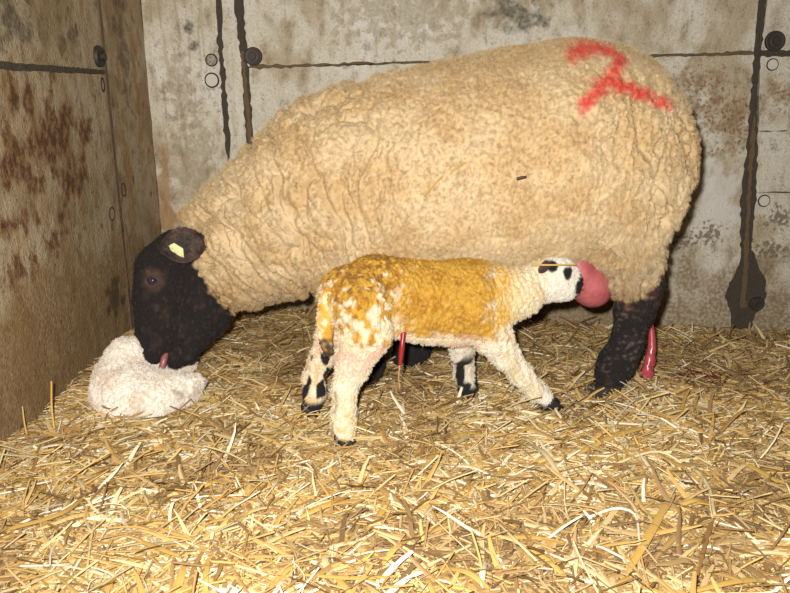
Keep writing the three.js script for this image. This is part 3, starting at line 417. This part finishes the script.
  const bump = p => {
    const curl = Math.abs(N3(p[0] * 75, p[1] * 42, p[2] * 75)), fine = N3(p[0] * 150, p[1] * 130, p[2] * 150), b = p[0] < 0.24 && p[1] > 0.15 ? 1 : 0.45, ringy = p[0] > 0.14 && p[0] < 0.25 ? 0.0016 * Math.sin((p[0] * 0.9 + p[1] * 0.35) * 520 + 3 * fbm3(p[0] * 20, p[1] * 20, p[2] * 20, 3)) : 0;
    const wet = Math.pow(Math.min(1, Math.abs(N3(p[0] * 58 + 4, p[1] * 30, p[2] * 58)) / 0.4), 0.7) - 1;
    return b * (0.0030 * curl + 0.0045 * wet + 0.0006 + 0.0011 * fine + 0.0018 * N3(p[0] * 26, p[1] * 22, p[2] * 26)) + ringy;
  };
  dress(geo, bump, paint); geo.translate(...o);
  part('body', geo, woolMat, lamb);
  const tf = [0, 1, 2].map(i => tuftGeo(700 + i, 7, 0.0046, 0.0007, 0.0026, 0.0005));
  coat('coat', geo, tf, 30000, 19, (p, n, r) => ({ lean: [-0.25 + (r() - 0.5) * 1.1, -0.7 + (r() - 0.5) * 0.9, (r() - 0.5) * 1.1], size: 0.7 + 0.5 * r() }), tuftMat, lamb, 'short damp curls stained yellow');
  const T = g => g.translate(...o), black = matte({ color: rgb(30, 26, 24), roughness: 0.5 }), dusk = matte({ color: rgb(74, 54, 48), roughness: 0.8 });
  // tail: damp, hanging over the rump
  const tl = tube([[-0.165, 0.315, -1.462], [-0.184, 0.292, -1.448], [-0.192, 0.258, -1.438], [-0.193, 0.222, -1.432], [-0.188, 0.185, -1.428]], [0.016, 0.016, 0.015, 0.013, 0.007], 48, 16);
  dress(tl, p => 0.0025 * Math.abs(N3(p[0] * 80, p[1] * 60, p[2] * 80)), p => mix3(mix3(C(214, 160, 60), C(240, 224, 190), sstep(0, 0.4, fbm3(p[0] * 60, p[1] * 30, p[2] * 60, 2))), C(70, 56, 46), sstep(0.225, 0.195, p[1] + 0.02 * N3(p[0] * 60, p[1] * 60, p[2] * 60))));
  T(tl); const tail = part('tail', tl, woolMat, lamb); coat('coat', tl, tf, 1500, 23, (p, n, r) => ({ lean: [(r() - 0.5), -1.2, (r() - 0.5)], size: 0.8 }), tuftMat, tail);
  part('ear', T(leafSolid([0.270, 0.320, -1.594], [0.242, 0.318, -1.568], [0.15, 0.95, 0.1], 0.034, 0.006, 0.003)), dusk, lamb, 'small dark mottled ear'); part('ear', T(leafSolid([0.272, 0.326, -1.645], [0.255, 0.346, -1.675], [0.3, 0.8, 0], 0.030, 0.006, 0.003)), black, lamb, 'black ear of the far side');
  for (const s of [0, 1]) { const e = part('eye', new THREE.SphereGeometry(0.0065, 16, 12), new THREE.MeshPhysicalMaterial({ color: rgb(22, 20, 24), roughness: 0.1, clearcoat: 1 }), lamb, 'glossy black eye'); e.position.set(0.303 + o[0], 0.306, (s ? -1.655 : -1.602) + o[2]); }
  part('nose', T(ellipsoidGeo([0.338, 0.272, -1.648], [0.0085, 0.011, 0.014])), black, lamb, 'black nose');
  part('hoof', T(hoofGeo(-0.155, 0.0, -1.403, 0.040, 0.034, 0.030, Math.PI)), black, lamb); part('hoof', T(hoofGeo(-0.241, 0.006, -1.528, 0.038, 0.034, 0.032, Math.PI + 0.3)), black, lamb);
  part('hoof', T(hoofGeo(0.280, 0.006, -1.580, 0.052, 0.036, 0.040, Math.PI).rotateZ(0)), black, lamb); part('hoof', T(hoofGeo(0.106, 0.004, -1.637, 0.040, 0.034, 0.032, Math.PI)), black, lamb);
  part('umbilical_cord', T(tube([[-0.040, 0.215, -1.470], [-0.043, 0.190, -1.462], [-0.045, 0.172, -1.460], [-0.047, 0.154, -1.457], [-0.048, 0.149, -1.456]], [0.0060, 0.0050, 0.0055, 0.0050, 0.003], 20, 10)), new THREE.MeshPhysicalMaterial({ color: rgb(150, 34, 34), roughness: 0.3, clearcoat: 0.6 }), lamb, 'wet red umbilical cord');
  part('cord_end', T(tube([[-0.048, 0.150, -1.456], [-0.050, 0.125, -1.455], [-0.048, 0.098, -1.454]], [0.0012, 0.0010, 0.0007], 8, 6)), matte({ color: rgb(196, 160, 110) }), lamb);
}
function ellipsoidGeo(c, r) { return new THREE.SphereGeometry(1, 18, 14).scale(...r).translate(...c); }

// ---------------------------------------------------------------- the white lamb lying curled up
{
  const lamb = thing('curled_lamb', 'clean white newborn lamb lying curled on the straw under the ewe\'s muzzle', 'lamb', [-0.62, 0, -1.58]), o = [0.62, 0, 1.58];
  const sdf = p => {
    let d = ellipsoid(p, [-0.620, 0.038, -1.575], [0.098, 0.050, 0.075]);
    d = smin(d, ellipsoid(p, [-0.668, 0.052, -1.565], [0.054, 0.054, 0.055]), 0.04);                 // haunch
    d = smin(d, chain(p, [[-0.698, 0.082, -1.595, 0.030], [-0.676, 0.112, -1.628, 0.030], [-0.655, 0.112, -1.655, 0.030]], 0.03), 0.03);   // arched back
    d = smin(d, chain(p, [[-0.60, 0.036, -1.535, 0.042], [-0.655, 0.018, -1.510, 0.026], [-0.69, 0.014, -1.525, 0.018]], 0.02), 0.03);      // folded hind leg
    d = smin(d, chain(p, [[-0.56, 0.035, -1.590, 0.044], [-0.530, 0.044, -1.600, 0.026], [-0.508, 0.056, -1.605, 0.014]], 0.02), 0.02);     // folded foreleg and knee
    d = smin(d, chain(p, [[-0.645, 0.085, -1.67, 0.040], [-0.61, 0.070, -1.735, 0.036], [-0.58, 0.048, -1.755, 0.026]], 0.02), 0.02);      // neck and head, tucked behind
    return d;
  };
  const geo = dress(skin(sdf, [-0.77, -0.02, -1.81], [-0.46, 0.18, -1.45], 0.003), p => 0.0045 * (Math.pow(Math.min(1, Math.abs(N3(p[0] * 40, p[1] * 26, p[2] * 40)) / 0.4), 0.7) - 0.5) + 0.002 * Math.abs(N3(p[0] * 75, p[1] * 60, p[2] * 75)) + 0.0012 * N3(p[0] * 130, p[1] * 120, p[2] * 130) + 0.003 * N3(p[0] * 18, p[1] * 18, p[2] * 18) - 0.002,
    p => { const g = fbm3(p[0] * 16, p[1] * 16, p[2] * 16, 3), f = N3(p[0] * 90, p[1] * 90, p[2] * 90); let c = mix3(C(238, 230, 218), C(224, 208, 188), sstep(-0.1, 0.5, g + 0.3 * f)); c = mix3(c, C(206, 186, 160), sstep(0.5, 0.8, f) * 0.3); if (p[0] > -0.545) c = mix3(c, C(176, 166, 156), 0.45 * sstep(-0.2, 0.4, g + f * 0.4)); return c; });
  geo.translate(...o); part('body', geo, woolMat, lamb);
  const tf = [0, 1, 2].map(i => tuftGeo(800 + i, 7, 0.0045, 0.0007, 0.003, 0.0005));
  coat('coat', geo, tf, 16000, 29, (p, n, r) => ({ lean: [(r() - 0.5) * 1.3, -0.4 + (r() - 0.5), (r() - 0.5) * 1.3], size: 0.75 + 0.5 * r() }), tuftMat, lamb, 'short white curls');
  const T = g => g.translate(...o), pale = matte({ color: rgb(216, 196, 182), roughness: 0.7 });
  part('ear', T(leafSolid([-0.625, 0.098, -1.765], [-0.645, 0.10, -1.80], [0, 1, 0.3], 0.028, -0.005, 0.003)), pale, lamb); part('ear', T(leafSolid([-0.585, 0.098, -1.72], [-0.555, 0.09, -1.72], [0, 1, 0], 0.028, 0.005, 0.003)), pale, lamb);
  for (const s of [0, 1]) { const e = part('eye', new THREE.SphereGeometry(0.006, 14, 10), new THREE.MeshPhysicalMaterial({ color: rgb(24, 20, 22), roughness: 0.1 }), lamb); e.position.set((s ? -0.578 : -0.604) + o[0], 0.075, (s ? -1.722 : -1.768) + o[2]); }
  part('hoof', T(hoofGeo(-0.500, 0.050, -1.606, 0.030, 0.026, 0.022, Math.PI)), matte({ color: rgb(150, 132, 118), roughness: 0.6 }), lamb, 'pale soft hoof'); part('hoof', T(hoofGeo(-0.70, 0.004, -1.528, 0.032, 0.028, 0.022, 0)), matte({ color: rgb(150, 132, 118), roughness: 0.6 }), lamb);
}

// ---------------------------------------------------------------- straw bedding
const FEET = [[-0.150, -1.395], [-0.245, -1.52], [0.285, -1.575], [0.108, -1.63], [0.40, -1.67], [-0.045, -1.85]];     // trodden down round the hooves
const strawY = (x, z) => 0.012 * N2(x * 2.6, z * 2.6) + 0.007 * N2b(x * 7, z * 7) - 0.004 + lerp(0.01, -0.055, sstep(-0.5, 1.0, x)) * sstep(0.42, 0.08, z - WZ) + 0.035 * sstep(0.22, 0.0, x - WX) + 0.02 * Math.exp(-((x - 0.36) ** 2 + (z + 1.36) ** 2) / 0.03) - FEET.reduce((a, f) => a + 0.02 * Math.exp(-((x - f[0]) ** 2 + (z - f[1]) ** 2) / 0.0022), 0);
const SX0 = WX + 0.005, SX1 = RX - 0.05, SZ0 = WZ + 0.005, SZ1 = 0.25;
{
  const bed = new THREE.Group(); bed.name = 'straw_bedding'; scene.add(bed); tag(bed, 'deep loose bed of golden straw covering the pen floor', 'straw', null, 'stuff');
  const gx = 160, gz = 130, geo = new THREE.PlaneGeometry(SX1 - SX0, SZ1 - SZ0, gx, gz).rotateX(-Math.PI / 2).translate((SX0 + SX1) / 2, 0, (SZ0 + SZ1) / 2), P = geo.attributes.position, col = new Float32Array(P.count * 3);
  for (let i = 0; i < P.count; i++) { const x = P.getX(i), z = P.getZ(i); P.setY(i, strawY(x, z) - 0.012 + 0.003 * N2(x * 40, z * 40)); col.set(mix3(C(136, 108, 64), C(98, 74, 42), sstep(-0.3, 0.4, fbm2(x * 9, z * 9, 3))), i * 3); }
  geo.setAttribute('color', new THREE.BufferAttribute(col, 3)); geo.computeVertexNormals(); part('litter_base', geo, woolMat, bed);
  // stalk shapes one metre long, 1 wide, lying along x
  const blade = (seed, bend, fold, taper) => { const r = rngOf(seed), n = 7, pos = [], idx = [], b1 = (r() - 0.5) * bend, b2 = (r() - 0.5) * bend; for (let i = 0; i <= n; i++) { const t = i / n, s = t - 0.5, w = 0.5 * (taper ? Math.pow(Math.sin(Math.PI * (0.12 + 0.86 * t)), 0.6) : 1), y = b1 * (0.25 - s * s) * 0.5, z = b2 * (0.25 - s * s) + 0.02 * bend * Math.sin(t * 9); for (const v of [-1, 0, 1]) pos.push(s, y, z, v * w, v ? 0 : fold, 0); } return { pos, n, idx }; };
  const build = (q, L, W) => { const pos = [], idx = [], k = q.pos.length / 6; for (let i = 0; i < k; i++) { const a = q.pos.slice(i * 6, i * 6 + 6); pos.push(a[0] * L, a[1] * L + a[4] * W, a[2] * L + a[3] * W); } for (let i = 0; i < q.n; i++) for (let j = 0; j < 2; j++) { const a = i * 3 + j; idx.push(a, a + 1, a + 3, a + 1, a + 4, a + 3); } const g = new THREE.BufferGeometry(); g.setAttribute('position', new THREE.Float32BufferAttribute(pos, 3)); g.setIndex(idx); g.computeVertexNormals(); return g; };
  const stalk = (seed, L, W, bend) => { const r = rngOf(seed), b = (r() - 0.5) * bend * L, c = (r() - 0.5) * bend * L; return tube([[-L / 2, 0, 0], [-L / 6, b * 0.3, c], [L / 6, b * 0.35, c * 1.1], [L / 2, 0, 0]], [W / 2, W / 2, W / 2.2, W / 2.4], 6, 5); };
  const kinds = []; for (let i = 0; i < 4; i++) kinds.push([build(blade(40 + i, 0.7, 0.22, true), 0.115, 0.0068), 1.1], [build(blade(60 + i, 0.9, 0.3, false), 0.08, 0.0036), 1.2], [stalk(80 + i, 0.11, 0.0032, 0.3), 0.8], [build(blade(90 + i, 0.6, 0.35, true), 0.028, 0.0030), 2.4], [stalk(120 + i, 0.075, 0.0014, 0.5), 1.0]);
  const r = rngOf(77), GOLD = [C(214, 180, 108), C(202, 162, 84), C(224, 198, 138), C(194, 152, 80), C(234, 218, 174), C(178, 138, 78), C(156, 120, 70), C(214, 190, 132), C(240, 230, 202), C(206, 168, 92)], DULL = [C(168, 134, 80), C(148, 115, 68), C(186, 154, 100), C(128, 98, 60), C(200, 170, 116)];
  const M = new THREE.Matrix4(), q = new THREE.Quaternion(), e = new THREE.Euler(), v = new THREE.Vector3(), S = new THREE.Vector3(), sets = kinds.map(() => ({ m: [], c: [] }));
  const total = 210000; let wsum = 0; for (const k of kinds) wsum += k[1];
  for (let i = 0; i < total; i++) {
    const near = r() < 0.72, x = near ? lerp(SX0, 1.25, r()) : lerp(SX0, SX1, r()), z = near ? lerp(SZ0, -0.78, r()) : lerp(SZ0, SZ1, r());
    let t = r() * wsum, k = 0; while ((t -= kinds[k][1]) > 0 && k < kinds.length - 1) k++;
    const damp = sstep(-0.1, 0.35, fbm2(x * 2.2 + 4, z * 2.2, 3) + 0.35 * sstep(-1.55, -1.85, z)), yaw = r() * 6.283, edge = Math.min(x - SX0, z - SZ0), tilt = (r() - 0.5) * (r() < 0.10 ? 1.3 : 0.5) * (edge < 0.08 ? 0.4 : 1), depth = Math.pow(r(), 0.8);
    const s = (0.55 + 0.8 * r()) * (edge < 0.06 ? 0.5 : 1); e.set((r() - 0.5) * 1.2, yaw, tilt, 'YZX'); q.setFromEuler(e);
    const hx = Math.abs(Math.cos(yaw)) * 0.05 * s, hz = Math.abs(Math.sin(yaw)) * 0.05 * s, X = Math.max(x, SX0 + hx), Z = Math.max(z, SZ0 + hz);
    M.compose(v.set(X, strawY(X, Z) - 0.012 + 0.020 * depth + Math.abs(Math.sin(tilt)) * 0.022 * s, Z), q, S.set(s, 0.8 + 0.5 * r(), s));
    const pal = r() < damp * 0.8 ? DULL : GOLD, c0 = pal[Math.floor(r() * pal.length)], lum = 0.3 * c0[0] + 0.6 * c0[1] + 0.1 * c0[2], blood = r() < 0.6 * Math.exp(-((x - 0.66) ** 2 / 0.004) - (z + 1.74) ** 2 / 0.0012), c = blood ? C(110, 34, 24) : mix3(c0, [lum, lum, lum * 0.92], 0.06), b = 0.80 + 0.3 * r(); sets[k].m.push(M.clone()); sets[k].c.push(new THREE.Color().setRGB(clamp(c[0] * b), clamp(c[1] * b), clamp(c[2] * b)));
  }
  const smat = matte({ roughness: 0.62 });
  sets.forEach((s, i) => { const im = new THREE.InstancedMesh(kinds[i][0], smat, s.m.length); im.name = 'loose_straw'; s.m.forEach((m, k) => { im.setMatrixAt(k, m); im.setColorAt(k, s.c[k]); }); im.userData.kind = 'stuff'; bed.add(im); });

  // single stalks and blades that lie on top and can be told apart
  const LOOK = { golden: rgb(204, 166, 88), pale: rgb(212, 194, 146), white: rgb(222, 214, 192), tan: rgb(178, 142, 88), brown: rgb(150, 112, 66), husk: rgb(66, 44, 32) };
  const mats = Object.fromEntries(Object.entries(LOOK).map(([k, a]) => [k, matte({ color: a, roughness: 0.55 })]));
  function strand(kind, W, pts, round, label, group) {                        // pts in the world, swept as a folded blade or a thin tube
    const c0 = pts[Math.floor(pts.length / 2)], rel = pts.map(p => [p[0] - c0[0], p[1] - c0[1], p[2] - c0[2]]); let g;
    if (round) g = tube(rel, [W / 2, W / 2, W / 2.4], 12, 6);
    else { const cv = new THREE.CatmullRomCurve3(rel.map(p => new THREE.Vector3(...p))), n = 10, pos = [], idx = []; for (let f = 0; f < 2; f++) for (let i = 0; i <= n; i++) { const t = i / n, p = cv.getPoint(t), d = cv.getTangent(t), w = W / 2 * Math.pow(Math.sin(Math.PI * (0.12 + 0.80 * t)), 0.5), l = Math.hypot(d.x, d.z) || 1, sx = -d.z / l, sz = d.x / l; for (const s of [-1, 0, 1]) pos.push(p.x + sx * s * w, p.y + (s ? 0 : W * 0.22) - f * 0.0008, p.z + sz * s * w); }
      const K = (n + 1) * 3; for (let i = 0; i < n; i++) for (let j = 0; j < 2; j++) { const a = i * 3 + j; idx.push(a, a + 1, a + 3, a + 1, a + 4, a + 3, K + a, K + a + 3, K + a + 1, K + a + 1, K + a + 3, K + a + 4); } for (let i = 0; i < n; i++) for (const j of [0, 2]) { const a = i * 3 + j; idx.push(a, a + 3, K + a, a + 3, K + a + 3, K + a); }
      g = new THREE.BufferGeometry(); g.setAttribute('position', new THREE.Float32BufferAttribute(pos, 3)); g.setIndex(idx); g.computeVertexNormals(); }
    if (!label) {
      const A = pts[0], Z = pts[pts.length - 1], len = Math.hypot(Z[0] - A[0], Z[2] - A[2]), sag = Math.hypot((A[0] + Z[0]) / 2 - c0[0], (A[2] + Z[2]) / 2 - c0[2]) / len, near = (x, z, d) => Math.hypot(c0[0] - x, c0[2] - z) < d;
      const where = near(-0.62, -1.56, 0.24) ? 'beside the curled white lamb' : near(-0.19, -1.45, 0.16) ? 'by the suckling lamb\'s hind hooves' : near(0.24, -1.58, 0.16) ? 'by the suckling lamb\'s front hooves' : near(0.44, -1.70, 0.2) ? 'by the ewe\'s hind hooves' : c0[0] < -0.58 ? 'near the left wall' : c0[2] < -1.3 ? 'on the bedding alongside the lambs' : 'on the open bedding';
      label = `${len > 0.11 ? 'long' : len > 0.08 ? 'mid-length' : 'short'} ${sag > 0.06 ? 'bent' : 'straight'} ${round ? 'thin' : W > 0.009 ? 'broad' : 'narrow'} ${kind} straw ${round ? 'stalk' : 'blade'} ${where}`;
      group = `${kind} straws on the bedding`;
    }
    const m = part(numbered(round ? 'round_straw' : 'flat_straw'), g, mats[kind], scene); m.position.set(...c0); return tag(m, label, 'straw', group);
  }
  const flat = (pts, lift = 0.014) => pts.map(([x, z], i) => [x, strawY(x, z) + lift + (i % 2 ? 0.006 : 0), z]);
  for (const [kind, W, pts] of [['brown', 0.0068, [[0.505, -1.193], [0.431, -1.051], [0.376, -0.941]]], ['golden', 0.013, [[0.396, -1.138], [0.344, -1.050], [0.287, -0.960]]], ['white', 0.0066, [[0.379, -1.342], [0.393, -1.274], [0.405, -1.201]]], ['white', 0.0048, [[0.267, -1.114], [0.307, -1.115], [0.332, -1.107], [0.322, -1.022]]], ['pale', 0.0045, [[-0.029, -0.946], [0.039, -0.999], [0.114, -1.067]]], ['white', 0.0087, [[0.089, -0.987], [0.083, -0.95], [0.077, -0.915]]], ['golden', 0.0113, [[-0.083, -1.105], [-0.031, -1.134], [0.040, -1.148]]], ['golden', 0.0108, [[-0.018, -1.056], [-0.043, -1.007], [-0.060, -0.977]]], ['pale', 0.0053, [[0.314, -1.257], [0.429, -1.290], [0.473, -1.260]]], ['golden', 0.0169, [[0.294, -1.336], [0.370, -1.380], [0.443, -1.417]]], ['tan', 0.0087, [[0.336, -0.997], [0.389, -1.051], [0.451, -1.088]]], ['pale', 0.0072, [[0.480, -1.279], [0.482, -1.196], [0.459, -1.103]]], ['golden', 0.0124, [[-0.654, -1.030], [-0.580, -1.075], [-0.574, -1.153]]], ['golden', 0.0084, [[-0.174, -0.938], [-0.095, -0.929], [-0.033, -0.948]]], ['golden', 0.0095, [[-0.388, -1.078], [-0.314, -1.104]]], ['pale', 0.0043, [[-0.481, -0.939], [-0.511, -1.033], [-0.522, -1.076]]], ['golden', 0.0081, [[-0.297, -0.896], [-0.305, -0.93], [-0.313, -0.971]]], ['golden', 0.0093, [[-0.473, -1.048], [-0.392, -0.995], [-0.356, -0.976]]], ['tan', 0.0092, [[-0.228, -1.287], [-0.201, -1.337], [-0.152, -1.364]]], ['golden', 0.0153, [[-0.108, -1.178], [-0.156, -1.144], [-0.200, -1.106]]], ['golden', 0.0128, [[0.567, -1.300], [0.596, -1.262], [0.629, -1.226]]], ['golden', 0.0108, [[0.358, -0.910], [0.436, -0.940], [0.514, -0.965]]], ['pale', 0.0073, [[0.461, -1.005], [0.5, -1.01], [0.536, -1.011]]], ['golden', 0.0103, [[0.280, -1.473], [0.215, -1.447], [0.148, -1.377]]], ['pale', 0.0043, [[0.175, -0.982], [0.144, -1.019], [0.120, -1.088]]], ['golden', 0.0116, [[0.024, -0.978], [0.065, -0.944], [0.103, -0.911]]]])
    strand(kind, W, flat(pts, 0.02), kind === 'pale' || kind === 'white' && W < 0.006, ...(W === 0.0068 ? ['long straight brown straw stalk, the longest lying on the bedding', 'longest brown straw'] : W === 0.0087 && kind === 'white' ? ['short wide strip of bleached white straw on the bedding', 'wide white strip'] : W === 0.0169 ? ['widest golden straw leaf, lying in front of the ewe\'s hind hoof', 'widest golden leaf'] : []));
  const ks = ['golden', 'golden', 'golden', 'pale', 'pale', 'tan', 'brown', 'white'];
  for (let i = 0; i < 230; i++) {
    const d = Math.pow(r(), 1.3), z = lerp(-0.80, -1.72, d), half = 0.60 * -z + 0.05, x = lerp(Math.max(SX0 + 0.12, -half), half, r()), a = r() * 6.283, L = 0.05 + 0.10 * r(), k = ks[Math.floor(r() * ks.length)], cv = (r() - 0.5) * 0.25 * L, dx = Math.cos(a), dz = Math.sin(a), round = k === 'pale' || k === 'white' ? r() < 0.6 : k === 'brown';
    if (Math.hypot(x + 0.63, z + 1.60) < 0.19 || FEET.some(f => Math.hypot(x - f[0], z - f[1]) < 0.07)) continue;
    strand(k, round ? 0.0025 + 0.0022 * r() : 0.005 + 0.008 * r(), flat([[x - dx * L / 2, z - dz * L / 2], [x - dz * cv, z + dx * cv], [x + dx * L / 2, z + dz * L / 2]], 0.009 + 0.007 * r()), round);
  }
  // stalks standing up by the left wall and straws caught on the animals
  strand('golden', 0.0045, [[-0.742, 0.02, -1.40], [-0.752, 0.07, -1.42], [-0.748, 0.125, -1.425]], true, 'upright golden straw stalk leaning by the stained left wall', 'upright straws by the wall');
  strand('golden', 0.0035, [[-0.775, 0.02, -1.36], [-0.79, 0.05, -1.38], [-0.795, 0.085, -1.39]], true, 'upright golden straw stalk leaning by the stained left wall', 'upright straws by the wall');
  strand('golden', 0.004, [[0.225, 0.328, -1.578], [0.27, 0.329, -1.572], [0.318, 0.327, -1.585]], true, 'golden straw stalk lying across the suckling lamb\'s head', 'straws caught on the animals');
  strand('golden', 0.003, [[0.001, 0.478, -1.543], [0.020, 0.500, -1.541], [0.038, 0.519, -1.542]], true, 'long thin straw caught in the wool of the ewe\'s flank', 'straws caught in the fleece');
  strand('golden', 0.0025, [[0.054, 0.526, -1.544], [0.086, 0.544, -1.543], [0.095, 0.522, -1.540]], true, 'short bent straw caught in the wool of the ewe\'s flank', 'straws caught in the fleece');
  strand('husk', 0.0065, [[0.184, 0.511, -1.536], [0.194, 0.514, -1.535], [0.203, 0.515, -1.536]], true, 'small dark brown husk stuck in the middle of the fleece', 'husk in the fleece');
}
// the flash unit itself, held beside the lens
{
  const f = thing('camera_flash', 'small camera flash unit that lights the pen', 'flash', [FLASH.x, FLASH.y - 0.018, FLASH.z + 0.03]);
  part('housing', new THREE.BoxGeometry(0.06, 0.042, 0.03).translate(0, 0.021, 0.005), matte({ color: rgb(30, 30, 30), roughness: 0.5 }), f);
  part('flash_light_window', new THREE.BoxGeometry(0.044, 0.026, 0.004).translate(0, 0.018, -0.012), matte({ color: rgb(250, 250, 245), emissive: new THREE.Color(1, 0.96, 0.9), emissiveIntensity: 2 }), f);
}
scene.traverse(o => { if (o.isMesh) { o.castShadow = true; o.receiveShadow = true; } if (o.isLight && !o.isRectAreaLight) o.castShadow = true; });
renderer.render(scene, camera);
